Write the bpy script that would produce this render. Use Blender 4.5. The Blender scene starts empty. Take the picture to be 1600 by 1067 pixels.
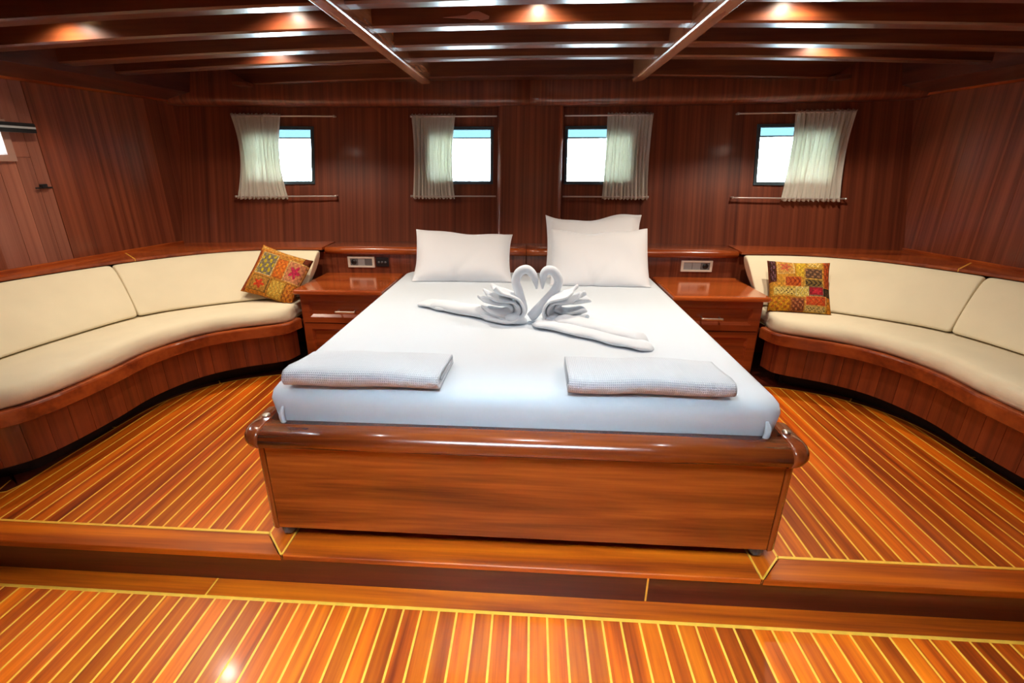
import bpy, bmesh, math, random
from math import sin, cos, pi, radians, sqrt
from mathutils import Vector, Matrix
random.seed(7)
scene = bpy.context.scene
COL = scene.collection

# ------------------------------------------------------------------ camera
cam_d = bpy.data.cameras.new('camera')
cam_d.sensor_width = 36.0
cam_d.lens = 750.0 / 1600.0 * 36.0
cam_d.shift_x = (800.0 - 780.16) / 1600.0
cam_d.clip_start = 0.02
cam = bpy.data.objects.new('camera', cam_d)
COL.objects.link(cam)
cam.location = (0.03, 0.0, 1.24)
cam.rotation_euler = (radians(90 - 20.03), 0, radians(3.73))
scene.camera = cam

# ------------------------------------------------------------------ world, daylight, exposure
world = bpy.data.worlds.new('daylight')
scene.world = world
world.use_nodes = True
bg = world.node_tree.nodes['Background']
bg.inputs[0].default_value = (0.74, 0.90, 1.0, 1)
bg.inputs[1].default_value = 44.0

vs = scene.view_settings
vs.view_transform = 'Standard'
vs.look = 'None'
vs.gamma = 1.0
vs.use_curve_mapping = False
vs.exposure = 0.0


# ------------------------------------------------------------------ materials
MATS = {}


def new_mat(name):
    m = bpy.data.materials.new(name)
    m.use_nodes = True
    nt = m.node_tree
    return m, nt, nt.nodes['Principled BSDF']


def wood(name, dark, mid, light, grain='Y', rough=0.3, coat=0.3, var=0.35, freq=16.0, bump=0.03, spec=0.5, crough=0.12):
    m, nt, p = new_mat(name)
    N, L = nt.nodes, nt.links
    tc = N.new('ShaderNodeTexCoord')
    oi = N.new('ShaderNodeObjectInfo')
    sc = N.new('ShaderNodeVectorMath'); sc.operation = 'SCALE'
    sc.inputs[0].default_value = (13.1, 7.7, 9.3)
    L.new(oi.outputs['Random'], sc.inputs['Scale'])
    ad = N.new('ShaderNodeVectorMath'); ad.operation = 'ADD'
    L.new(tc.outputs['Object'], ad.inputs[0]); L.new(sc.outputs[0], ad.inputs[1])
    mp = N.new('ShaderNodeMapping')
    al = 0.9 if freq < 25 else 0.3
    s = {'X': (al, freq, freq), 'Y': (freq, al, freq), 'Z': (freq, freq, al), 'W': (freq, .02, al)}[grain]
    mp.inputs['Scale'].default_value = s
    L.new(ad.outputs[0], mp.inputs[0])
    n1 = N.new('ShaderNodeTexNoise')
    n1.inputs['Scale'].default_value = 1.0
    n1.inputs['Detail'].default_value = 5
    n1.inputs['Distortion'].default_value = 0.5 if freq < 25 else 0.1
    L.new(mp.outputs[0], n1.inputs['Vector'])
    mp2 = N.new('ShaderNodeMapping')
    mp2.inputs['Scale'].default_value = tuple(v * (7.0 if v > 1 else (4.0 if freq < 25 else 2.0)) for v in s)
    L.new(ad.outputs[0], mp2.inputs[0])
    n2 = N.new('ShaderNodeTexNoise')
    n2.inputs['Scale'].default_value = 1.0
    n2.inputs['Detail'].default_value = 3
    L.new(mp2.outputs[0], n2.inputs['Vector'])
    mx = N.new('ShaderNodeMath'); mx.operation = 'MULTIPLY_ADD'
    L.new(n2.outputs[0], mx.inputs[0]); mx.inputs[1].default_value = 0.30
    L.new(n1.outputs[0], mx.inputs[2])
    r = N.new('ShaderNodeValToRGB')
    e = r.color_ramp.elements
    e[0].position = 0.42; e[0].color = (*dark, 1)
    e[1].position = 0.86; e[1].color = (*light, 1)
    k = e.new(0.63); k.color = (*mid, 1)
    L.new(mx.outputs[0], r.inputs[0])
    hv = N.new('ShaderNodeHueSaturation')
    mr = N.new('ShaderNodeMapRange')
    mr.inputs['To Min'].default_value = 1.0 - var
    mr.inputs['To Max'].default_value = 1.0 + var * 0.7
    L.new(oi.outputs['Random'], mr.inputs[0])
    L.new(mr.outputs[0], hv.inputs['Value'])
    L.new(r.outputs[0], hv.inputs['Color'])
    L.new(hv.outputs[0], p.inputs['Base Color'])
    p.inputs['Roughness'].default_value = rough
    p.inputs['Specular IOR Level'].default_value = spec
    p.inputs['Coat Weight'].default_value = coat
    p.inputs['Coat Roughness'].default_value = crough
    b = N.new('ShaderNodeBump'); b.inputs['Strength'].default_value = bump
    b.inputs['Distance'].default_value = 0.004
    L.new(mx.outputs[0], b.inputs['Height']); L.new(b.outputs[0], p.inputs['Normal'])
    MATS[name] = m
    return m


def plain(name, col, rough=0.5, metal=0.0, spec=0.5, coat=0.0, noise=0.0, nscale=30.0, bump=0.0, bscale=200.0, sheen=0.0):
    m, nt, p = new_mat(name)
    N, L = nt.nodes, nt.links
    p.inputs['Base Color'].default_value = (*col, 1)
    p.inputs['Roughness'].default_value = rough
    p.inputs['Metallic'].default_value = metal
    p.inputs['Specular IOR Level'].default_value = spec
    p.inputs['Coat Weight'].default_value = coat
    p.inputs['Sheen Weight'].default_value = sheen
    tc = N.new('ShaderNodeTexCoord')
    if noise:
        n = N.new('ShaderNodeTexNoise'); n.inputs['Scale'].default_value = nscale
        L.new(tc.outputs['Object'], n.inputs['Vector'])
        r = N.new('ShaderNodeValToRGB')
        r.color_ramp.elements[0].position = 0.3; r.color_ramp.elements[1].position = 0.7
        r.color_ramp.elements[0].color = (*[c * (1 - noise) for c in col], 1)
        r.color_ramp.elements[1].color = (*[min(1, c * (1 + noise * .5)) for c in col], 1)
        L.new(n.outputs[0], r.inputs[0]); L.new(r.outputs[0], p.inputs['Base Color'])
    if bump:
        n = N.new('ShaderNodeTexNoise'); n.inputs['Scale'].default_value = bscale
        n.inputs['Detail'].default_value = 4
        L.new(tc.outputs['Object'], n.inputs['Vector'])
        b = N.new('ShaderNodeBump'); b.inputs['Strength'].default_value = bump
        b.inputs['Distance'].default_value = 0.003
        L.new(n.outputs[0], b.inputs['Height']); L.new(b.outputs[0], p.inputs['Normal'])
    MATS[name] = m
    return m


W_FLOOR = wood('floor_mahogany', (.22, .024, .002), (.58, .092, .003), (.86, .19, .005), 'Y', .36, .22, .32, 15)
W_BORDER = wood('floor_border', (.22, .028, .003), (.50, .088, .004), (.74, .165, .006), 'X', .34, .22, .22, 14)
W_INLAY = plain('maple_inlay', (.95, .50, .06), .35, coat=.2, noise=.12)
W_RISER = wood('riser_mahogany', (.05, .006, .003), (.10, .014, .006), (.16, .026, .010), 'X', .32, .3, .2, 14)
W_WALLZ = wood('wall_mahogany', (.105, .022, .010), (.20, .046, .019), (.30, .078, .031), 'Z', .36, .25, .15, 42)
W_WALLB = wood('stern_wall_mahogany', (.105, .022, .010), (.20, .046, .019), (.30, .078, .031), 'W', .36, .25, .15, 42)
W_PEL = wood('pelmet_mahogany', (.10, .021, .010), (.19, .044, .018), (.29, .075, .030), 'W', .28, .7, .10, 42, crough=.2)
W_WALLX = wood('trim_mahogany', (.17, .026, .007), (.36, .064, .012), (.52, .11, .018), 'X', .25, .45, .2, 14)
W_WALLY = wood('trim_mahogany_lengthwise', (.17, .026, .007), (.36, .064, .012), (.52, .11, .018), 'Y', .25, .45, .2, 14)
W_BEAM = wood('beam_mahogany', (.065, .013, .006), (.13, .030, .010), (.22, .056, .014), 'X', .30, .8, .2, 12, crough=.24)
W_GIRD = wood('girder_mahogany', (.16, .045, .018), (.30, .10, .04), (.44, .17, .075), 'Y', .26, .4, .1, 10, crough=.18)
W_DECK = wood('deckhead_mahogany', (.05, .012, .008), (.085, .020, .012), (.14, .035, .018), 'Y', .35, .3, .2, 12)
W_DOOR = wood('pale_mahogany', (.20, .065, .040), (.28, .095, .058), (.36, .13, .08), 'Z', .4, .2, .10, 36)
W_PANEL = wood('bed_mahogany', (.085, .012, .003), (.22, .037, .006), (.38, .078, .011), 'X', .24, .5, .1, 12)
W_BEDZ = wood('bed_post_mahogany', (.12, .020, .006), (.24, .045, .010), (.36, .08, .016), 'Z', .22, .5, .1, 12)
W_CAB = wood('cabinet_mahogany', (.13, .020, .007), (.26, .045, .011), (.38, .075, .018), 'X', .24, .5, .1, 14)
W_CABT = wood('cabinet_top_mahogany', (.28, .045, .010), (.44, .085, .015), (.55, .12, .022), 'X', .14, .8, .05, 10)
W_STAVE = wood('stave_mahogany', (.09, .014, .006), (.18, .032, .010), (.25, .050, .013), 'Z', .3, .35, .10, 30)
W_RIM = wood('rim_mahogany', (.14, .022, .007), (.29, .055, .012), (.42, .09, .018), 'X', .22, .5, .1, 8)
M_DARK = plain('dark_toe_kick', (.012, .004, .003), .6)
M_SHEET = plain('white_sheet', (.70, .77, .84), .75, spec=.25, bump=.16, bscale=9, sheen=.1)
M_PILLOW = plain('white_pillowcase', (.82, .83, .87), .75, spec=.25, bump=.22, bscale=14, sheen=.1)
M_TERRY = plain('white_terry', (.80, .85, .91), .95, spec=.1, bump=.5, bscale=420, sheen=.2)
M_CREAM = plain('cream_upholstery', (.82, .72, .51), .9, spec=.15, noise=.04, nscale=6, bump=.35, bscale=500, sheen=.15)
M_CHROME = plain('brushed_steel', (.90, .78, .62), .35, metal=1)
M_ROD = plain('white_rod', (.75, .70, .66), .3, metal=.6)
M_BLACK = plain('black_plastic', (.012, .012, .014), .35)
M_GREYP = plain('grey_plastic', (.16, .17, .18), .3)
M_LTGREY = plain('light_grey_plastic', (.38, .40, .42), .35)
M_PLATE = plain('cream_plastic', (.78, .70, .60), .35)
M_CASTOR = plain('slate_castor', (.05, .075, .11), .3, coat=.3)
M_FRAME = plain('window_frame_paint', (.05, .08, .10), .35)
M_FRAMEW = plain('varnished_window_frame', (.38, .22, .17), .4)
M_BRASS = plain('brass', (.8, .55, .25), .25, metal=1)
M_CHIP = plain('bare_wood_chip', (.42, .18, .12), .7)


def waffle_mat():
    m, nt, p = new_mat('white_waffle_cotton')
    N, L = nt.nodes, nt.links
    p.inputs['Base Color'].default_value = (.80, .83, .88, 1)
    p.inputs['Roughness'].default_value = .9
    p.inputs['Specular IOR Level'].default_value = .1
    uv = N.new('ShaderNodeUVMap')
    sx = N.new('ShaderNodeSeparateXYZ'); L.new(uv.outputs[0], sx.inputs[0])
    outs = []
    for i in (0, 1):
        mu = N.new('ShaderNodeMath'); mu.operation = 'MULTIPLY'; mu.inputs[1].default_value = 2 * pi / 0.0062
        L.new(sx.outputs[i], mu.inputs[0])
        s = N.new('ShaderNodeMath'); s.operation = 'SINE'; L.new(mu.outputs[0], s.inputs[0])
        outs.append(s)
    mxx = N.new('ShaderNodeMath'); mxx.operation = 'MAXIMUM'
    L.new(outs[0].outputs[0], mxx.inputs[0]); L.new(outs[1].outputs[0], mxx.inputs[1])
    b = N.new('ShaderNodeBump'); b.inputs['Strength'].default_value = .5; b.inputs['Distance'].default_value = .002
    L.new(mxx.outputs[0], b.inputs['Height']); L.new(b.outputs[0], p.inputs['Normal'])
    r = N.new('ShaderNodeMapRange'); r.inputs[1].default_value = -1; r.inputs[2].default_value = 1
    L.new(mxx.outputs[0], r.inputs[0])
    mix = N.new('ShaderNodeMix'); mix.data_type = 'RGBA'
    mix.inputs[6].default_value = (.60, .68, .78, 1); mix.inputs[7].default_value = (.80, .84, .89, 1)
    L.new(r.outputs[0], mix.inputs[0]); L.new(mix.outputs[2], p.inputs['Base Color'])
    return m


M_WAFFLE = waffle_mat()


def curtain_mat():
    m = bpy.data.materials.new('sheer_cream_curtain'); m.use_nodes = True
    nt = m.node_tree; N, L = nt.nodes, nt.links
    N.remove(N['Principled BSDF'])
    out = N['Material Output']
    d = N.new('ShaderNodeBsdfDiffuse'); d.inputs[0].default_value = (.84, .80, .72, 1)
    t = N.new('ShaderNodeBsdfTranslucent'); t.inputs[0].default_value = (.85, .86, .74, 1)
    tr = N.new('ShaderNodeBsdfTransparent'); tr.inputs[0].default_value = (.95, 1, .95, 1)
    m1 = N.new('ShaderNodeMixShader'); m1.inputs[0].default_value = .25
    L.new(d.outputs[0], m1.inputs[1]); L.new(t.outputs[0], m1.inputs[2])
    m2 = N.new('ShaderNodeMixShader'); m2.inputs[0].default_value = .035
    L.new(m1.outputs[0], m2.inputs[1]); L.new(tr.outputs[0], m2.inputs[2])
    L.new(m2.outputs[0], out.inputs[0])
    return m


def pane_mat(name, tint):
    m = bpy.data.materials.new(name); m.use_nodes = True
    nt = m.node_tree; N, L = nt.nodes, nt.links
    N.remove(N['Principled BSDF'])
    out = N['Material Output']
    tr = N.new('ShaderNodeBsdfTransparent'); tr.inputs[0].default_value = (*tint, 1)
    g = N.new('ShaderNodeBsdfGlossy'); g.inputs['Roughness'].default_value = .03
    fr = N.new('ShaderNodeFresnel'); fr.inputs[0].default_value = 1.45
    mx = N.new('ShaderNodeMixShader')
    L.new(fr.outputs[0], mx.inputs[0]); L.new(tr.outputs[0], mx.inputs[1]); L.new(g.outputs[0], mx.inputs[2])
    L.new(mx.outputs[0], out.inputs[0])
    return m


def lamp_mat(name, col, st):
    m, nt, p = new_mat(name)
    p.inputs['Base Color'].default_value = (*col, 1)
    p.inputs['Emission Color'].default_value = (*col, 1)
    p.inputs['Emission Strength'].default_value = st
    return m


def print_mat():
    m, nt, p = new_mat('printed_patchwork_fabric')
    N, L = nt.nodes, nt.links
    a = N.new('ShaderNodeVertexColor'); a.layer_name = 'print'
    L.new(a.outputs[0], p.inputs['Base Color'])
    p.inputs['Roughness'].default_value = .8
    p.inputs['Specular IOR Level'].default_value = .2
    return m


M_CURTAIN = curtain_mat()
M_PANE = pane_mat('clear_glass', (.97, 1, 1))
M_TINT = pane_mat('blue_tinted_glass', (.125, .165, .175))
M_LAMP = lamp_mat('warm_lamp_lens', (1, .62, .25), 6)
M_PRINT = print_mat()

# ------------------------------------------------------------------ helpers


def tag(o, label=None, cat=None, group=None, kind=None):
    if label: o['label'] = label
    if cat: o['category'] = cat
    if group: o['group'] = group
    if kind: o['kind'] = kind
    return o


def link(name, me, mat, parent=None):
    o = bpy.data.objects.new(name, me)
    COL.objects.link(o)
    if mat: me.materials.append(mat)
    if parent is not None:
        o.parent = parent
        o.matrix_parent_inverse = Matrix.Translation(-PLOC.get(parent, Vector((0, 0, 0))))
    return o


PLOC = {}


def thing(name, loc, label, cat, group=None):
    o = bpy.data.objects.new(name, None)
    COL.objects.link(o)
    o.empty_display_size = .05
    o.location = loc
    PLOC[o] = Vector(loc)
    return tag(o, label, cat, group)


def from_bm(name, bm, mat, parent=None, smooth=False):
    bmesh.ops.recalc_face_normals(bm, faces=bm.faces)
    me = bpy.data.meshes.new(name)
    bm.to_mesh(me); bm.free()
    if smooth:
        me.polygons.foreach_set('use_smooth', [True] * len(me.polygons))
    return link(name, me, mat, parent)


def mesh(name, vs_, fs, mat, parent=None, smooth=False):
    bm = bmesh.new()
    v = [bm.verts.new(p) for p in vs_]
    for f in fs:
        try: bm.faces.new([v[i] for i in f])
        except ValueError: pass
    return from_bm(name, bm, mat, parent, smooth)


def box(name, x0, x1, y0, y1, z0, z1, mat, parent=None, bevel=0.0, seg=1, smooth=False):
    bm = bmesh.new()
    bmesh.ops.create_cube(bm, size=1, matrix=Matrix.Translation(((x0 + x1) / 2, (y0 + y1) / 2, (z0 + z1) / 2)) @ Matrix.Diagonal((abs(x1 - x0), abs(y1 - y0), abs(z1 - z0), 1)))
    if bevel:
        bmesh.ops.bevel(bm, geom=bm.edges[:], offset=bevel, segments=seg, profile=.5, affect='EDGES')
    return from_bm(name, bm, mat, parent, smooth)


def add_box(bm, c, d, M=None):
    T = Matrix.Translation(c) @ Matrix.Diagonal((*d, 1))
    if M is not None: T = M @ T
    bmesh.ops.create_cube(bm, size=1, matrix=T)


def prism(name, poly, z0, z1, mat, parent=None, bevel=0.0, seg=1, smooth=False):
    bm = bmesh.new()
    lo = [bm.verts.new((p[0], p[1], z0)) for p in poly]
    hi = [bm.verts.new((p[0], p[1], z1)) for p in poly]
    n = len(poly)
    bm.faces.new(lo[::-1]); top = bm.faces.new(hi)
    for i in range(n):
        bm.faces.new((lo[i], lo[(i + 1) % n], hi[(i + 1) % n], hi[i]))
    if bevel:
        bmesh.ops.bevel(bm, geom=list(top.edges), offset=bevel, segments=seg, profile=.5, affect='EDGES')
    return from_bm(name, bm, mat, parent, smooth)


def cat(pts, t):
    """Catmull-Rom through pts (any dim), t in [0, n-1]"""
    n = len(pts)
    i = min(int(t), n - 2); u = t - i
    p1, p2 = Vector(pts[i]), Vector(pts[i + 1])
    p0 = Vector(pts[i - 1]) if i > 0 else p1 * 2 - p2
    p3 = Vector(pts[i + 2]) if i + 2 < n else p2 * 2 - p1
    return .5 * ((2 * p1) + (p2 - p0) * u + (2 * p0 - 5 * p1 + 4 * p2 - p3) * u * u + (3 * p1 - p0 - 3 * p2 + p3) * u ** 3)


def curve(pts, n):
    m = len(pts) - 1
    dense = [cat(pts, m * i / (n * 6)) for i in range(n * 6 + 1)]
    d = [0]
    for a, b in zip(dense, dense[1:]): d.append(d[-1] + (b - a).length)
    out, j = [], 0
    for i in range(n + 1):
        s = d[-1] * i / n
        while j < len(d) - 2 and d[j + 1] < s: j += 1
        u = (s - d[j]) / max(1e-9, d[j + 1] - d[j])
        out.append(dense[j].lerp(dense[j + 1], min(1, max(0, u))))
    return out


def normals(path):
    out = []
    for i in range(len(path)):
        a = path[max(0, i - 1)]; b = path[min(len(path) - 1, i + 1)]
        t = (b - a).normalized()
        out.append(Vector((t[1], -t[0])))
    return out


def off(path, d):
    return [p + n * d for p, n in zip(path, normals(path))]


def loft(name, rings, mat, parent=None, smooth=True, caps=True, subsurf=0, closed=True):
    bm = bmesh.new()
    R = [[bm.verts.new(p) for p in r] for r in rings]
    n = len(R[0])
    for a, b in zip(R, R[1:]):
        for i in range(n if closed else n - 1):
            j = (i + 1) % n
            bm.faces.new((a[i], a[j], b[j], b[i]))
    if caps and closed:
        bm.faces.new(R[0][::-1]); bm.faces.new(R[-1])
    o = from_bm(name, bm, mat, parent, smooth)
    if subsurf:
        s = o.modifiers.new('smooth', 'SUBSURF'); s.levels = s.render_levels = subsurf
    return o


def sweep(name, path, prof, s, mat, parent=None, smooth=True):
    """profile (n, z) swept along a plan path in (a, y); x = s*a"""
    nn = normals(path)
    rings = []
    for p, n in zip(path, nn):
        rings.append([(s * (p[0] + n[0] * q[0]), p[1] + n[1] * q[0], q[1]) for q in prof])
    return loft(name, rings, mat, parent, smooth)


def tube(name, pts, rad, mat, parent=None, seg=12, n=None, flat=None):
    """tapered tube through 3D points; rad list or float"""
    n = n or len(pts) * 5
    m = len(pts) - 1
    P = [cat(pts, m * i / n) for i in range(n + 1)]
    if isinstance(rad, (int, float)): rad = [rad] * len(pts)
    Rr = [cat([(r, 0, 0) for r in rad], m * i / n)[0] for i in range(n + 1)]
    bm = bmesh.new(); rings = []
    up = Vector((0, 1, 0.01)).normalized()
    for i, p in enumerate(P):
        t = (P[min(n, i + 1)] - P[max(0, i - 1)]).normalized()
        u = up - t * up.dot(t)
        if u.length < 1e-3: u = Vector((1, 0, 0)) - t * t[0]
        u.normalize(); up = u
        w = t.cross(u)
        rings.append([bm.verts.new(p + (u * cos(2 * pi * k / seg) * (flat or 1) + w * sin(2 * pi * k / seg)) * max(.0005, Rr[i])) for k in range(seg)])
    for a, b in zip(rings, rings[1:]):
        for k in range(seg):
            bm.faces.new((a[k], a[(k + 1) % seg], b[(k + 1) % seg], b[k]))
    bm.faces.new(rings[0][::-1]); bm.faces.new(rings[-1])
    return from_bm(name, bm, mat, parent, True)


def cyl(name, p, axis, r, h, mat, parent=None, seg=20, r2=None, bevel=0):
    bm = bmesh.new()
    bmesh.ops.create_cone(bm, cap_ends=True, segments=seg, radius1=r, radius2=r if r2 is None else r2, depth=h)
    if bevel:
        bmesh.ops.bevel(bm, geom=[e for e in bm.edges if len(e.link_faces) == 2 and abs(e.verts[0].co.z - e.verts[1].co.z) < 1e-6], offset=bevel, segments=2, affect='EDGES')
    q = Vector((0, 0, 1)).rotation_difference(Vector(axis)).to_matrix().to_4x4()
    bm.transform(Matrix.Translation(p) @ q)
    o = from_bm(name, bm, mat, parent, True)
    return o


# ------------------------------------------------------------------ plan curves  (a = distance from the centre line, mirrored for both sides)
ZL = -0.13                      # lower floor
RC = [(2.74, 1.36), (2.40, 1.38), (2.15, 1.42), (2.0, 1.52), (1.935, 1.66), (1.905, 1.92), (1.90, 2.16), (1.82, 2.39), (1.68, 2.53), (1.50, 2.63), (1.43, 2.69), (1.402, 2.80)]
SB = [(2.74, 1.45), (2.60, 1.50), (2.52, 1.56), (2.46, 1.66), (2.43, 1.80), (2.41, 2.00), (2.36, 2.30), (2.22, 2.60), (2.02, 2.82), (1.72, 3.00), (1.52, 3.06), (1.425, 3.08)]
BF = [(2.30, 1.46), (2.29, 1.80), (2.26, 2.07), (2.17, 2.45), (1.98, 2.66), (1.68, 2.85), (1.43, 2.93)]
TF = [(2.56, 1.46), (2.55, 1.85), (2.53, 2.15), (2.36, 2.58), (2.09, 2.96), (1.78, 3.13), (1.402, 3.15)]
FC = [(2.74, 1.455), (2.30, 1.46), (2.13, 1.47), (2.06, 1.52), (2.05, 1.80), (2.025, 2.20), (1.95, 2.40), (1.82, 2.55), (1.60, 2.67), (1.35, 2.715), (0.885, 2.72)]


def wall_a(y):                  # plan of the side walls
    P = [(-1.7, 2.76), (1.6, 2.76), (2.25, 2.72), (2.65, 2.635), (3.40, 2.50), (3.9, 2.43)]
    for (y0, a0), (y1, a1) in zip(P, P[1:]):
        if y <= y1: return a0 + (a1 - a0) * (y - y0) / (y1 - y0)
    return P[-1][1]


def wall_y(x, z):               # raked, slightly bowed stern wall
    return 3.60 - 0.036 * x * x + 0.24 * (z - 0.72)


def camber(x, z0): return z0 - 0.009 * x * x


PITCH = 0.0583
# ------------------------------------------------------------------ lower floor
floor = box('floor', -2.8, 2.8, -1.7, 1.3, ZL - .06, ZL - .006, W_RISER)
tag(floor, 'lower striped mahogany sole in front of the step', kind='structure')
YI = 1.166
x0 = -0.0085 - 46 * 0.0587
for i in range(93):
    xa = x0 + i * 0.0587
    if xa > -2.74 and xa + .0587 < 2.75:
        box('plank', xa + .0035, xa + .0552, -1.6, YI - .005, ZL - .012, ZL, W_FLOOR, floor)
        box('inlay_strip', xa - .0035, xa + .0035, -1.6, YI - .005, ZL - .012, ZL + .0002, W_INLAY, floor)
box('inlay_strip', -2.76, 2.76, YI - .006, YI + .006, ZL - .012, ZL + .0003, W_INLAY, floor)
for xa, xb in ((-2.76, -1.052), (-1.046, 2.76)):
    box('border_board', xa, xb, YI + .006, 1.262, ZL - .012, ZL, W_BORDER, floor)
box('inlay_strip', -1.052, -1.046, YI + .006, 1.25, ZL - .012, ZL + .0003, W_INLAY, floor)

# ------------------------------------------------------------------ raised platform
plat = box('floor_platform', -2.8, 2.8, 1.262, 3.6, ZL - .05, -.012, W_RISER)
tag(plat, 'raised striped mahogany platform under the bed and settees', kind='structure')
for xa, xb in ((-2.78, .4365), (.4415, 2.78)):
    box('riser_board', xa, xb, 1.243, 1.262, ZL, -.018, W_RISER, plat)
box('inlay_strip', .436, .442, 1.2425, 1.262, ZL + .002, -.02, W_INLAY, plat)
XS, XC, YN, YB = .885, .793, 1.232, 1.333   # side inlay, centre joint, nosing edge, inner edge of the border
IW = .0035
for s in (-1, 1):
    X = lambda a: s * a
    bd = prism('border_board', [(X(2.78), YN), (X(XC + .004), YN), (X(XS + .003), YB - .005), (X(2.78), YB - .005)], -.022, 0, W_BORDER, plat, .003)
    prism('border_board', [(X(XC + .003), YN + .006), (X(XS - .003), YB), (X(XS - .003), 3.3), (X(XC + .003), 3.3)], -.022, 0, W_FLOOR, plat)
    prism('inlay_strip', [(X(XC - .002), YN + .003), (X(XC + .005), YN + .003), (X(XS + .004), YB), (X(XS - .004), YB)], -.003, .0004, W_INLAY, plat)
    prism('inlay_strip', [(X(XC - .003), YN + .004), (X(XC + .003), YN + .004), (X(XC + .003), 3.3), (X(XC - .003), 3.3)], -.003, .0004, W_INLAY, plat)
    box('inlay_strip', X(XS - .0025), X(2.78), YB - .0055, YB + .0045, -.012, .0004, W_INLAY, plat)
    box('inlay_strip', X(XS - .004), X(XS + .004), YB, 2.72, -.012, .0004, W_INLAY, plat)
    fpath = curve(FC, 70)

    def yend(a):
        best = None
        for p, q in zip(fpath, fpath[1:]):
            lo, hi = min(p[0], q[0]), max(p[0], q[0])
            if lo <= a <= hi and hi - lo > 1e-6:
                y = p[1] + (q[1] - p[1]) * (a - p[0]) / (q[0] - p[0])
                best = y if best is None else max(best, y)
        return best if best is not None else 1.46
    for k in range(31):
        a0 = XS + k * PITCH + IW; a1 = XS + (k + 1) * PITCH - IW
        if a1 > 2.72: break
        pts = [(X(a0), YB + .0045)] + [(X(a0 + (a1 - a0) * j / 4), yend(a0 + (a1 - a0) * j / 4) - .003) for j in range(5)] + [(X(a1), YB + .0045)]
        prism('plank', pts, -.012, 0, W_FLOOR, plat)
        a2 = a1 + 2 * IW
        prism('inlay_strip', [(X(a1), YB + .004), (X(a1), yend(a1) - .002), (X(a2), yend(a2) - .002), (X(a2), YB + .004)], -.012, .0003, W_INLAY, plat)
    nn = normals(fpath)
    ring = [(s * (p[0] - n[0] * .004), p[1] - n[1] * .004) for p, n in zip(fpath, nn)]
    ring2 = [(s * (p[0] + n[0] * .003), p[1] + n[1] * .003) for p, n in zip(fpath, nn)]
    bm = bmesh.new()
    A = [bm.verts.new((*p, .0005)) for p in ring]; B = [bm.verts.new((*p, .0005)) for p in ring2]
    for i in range(len(A) - 1): bm.faces.new((A[i], A[i + 1], B[i + 1], B[i]))
    from_bm('inlay_strip', bm, W_INLAY, plat)
    # curved margin boards against the settee plinth, with short maple joints
    cuts = [0, 14, 30, 45, 58, 70]
    for c0, c1 in zip(cuts, cuts[1:]):
        inner = [(s * (fpath[i][0] + nn[i][0] * .003), fpath[i][1] + nn[i][1] * .003) for i in range(c0, c1 + 1)]
        outer = [(s * (fpath[i][0] + nn[i][0] * .16), fpath[i][1] + nn[i][1] * .16) for i in range(c1, c0 - 1, -1)]
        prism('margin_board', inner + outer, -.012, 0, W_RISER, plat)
    for c in (16, 30, 45):
        p, n = fpath[c], nn[c]; t = Vector((-n[1], n[0])) * .003
        q = [p + n * .0 + t, p + n * .09 + t, p + n * .09 - t, p - t]
        prism('inlay_strip', [(s * v[0], v[1]) for v in q], -.01, .0005, W_INLAY, plat)
box('border_board', -XC + .003, XC - .003, YN, 1.40, -.022, 0, W_BORDER, plat, .003)
box('border_board', -XC + .003, XC - .003, 1.402, 3.3, -.022, 0, W_BORDER, plat)

# ------------------------------------------------------------------ stern wall with four windows
WZ0, WZ1 = 1.118, 1.512
WX = [(-2.05, -1.557), (-.748, -.257), (.257, .748), (1.557, 2.05)]
xs = sorted(set([-2.62 + .131 * i for i in range(41)] + [v for w in WX for v in w]))
zs = [ZL, .72, WZ0, WZ1, 1.66, 2.0]
bm = bmesh.new()
gv = {}


def wv(x, z, d=0):
    k = (round(x, 4), z, d)
    if k not in gv: gv[k] = bm.verts.new((x, wall_y(x, z) + d, z))
    return gv[k]


for xa, xb in zip(xs, xs[1:]):
    for za, zb in zip(zs, zs[1:]):
        mid = (xa + xb) / 2
        if za == WZ0 and any(a - 1e-4 < mid < b + 1e-4 for a, b in WX): continue
        bm.faces.new((wv(xa, za), wv(xb, za), wv(xb, zb), wv(xa, zb)))
        bm.faces.new((wv(xa, za, .05), wv(xa, zb, .05), wv(xb, zb, .05), wv(xb, za, .05)))
for a, b in WX:
    xx = [x for x in xs if a - 1e-6 <= x <= b + 1e-6]
    for p, q in zip(xx, xx[1:]):
        for z in (WZ0, WZ1): bm.faces.new((wv(p, z), wv(q, z), wv(q, z, .05), wv(p, z, .05)))
    for x in (a, b): bm.faces.new((wv(x, WZ0), wv(x, WZ1), wv(x, WZ1, .05), wv(x, WZ0, .05)))
wall_back = from_bm('wall_back', bm, W_WALLB)
tag(wall_back, 'raked mahogany stern wall with four small windows', kind='structure')


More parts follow.
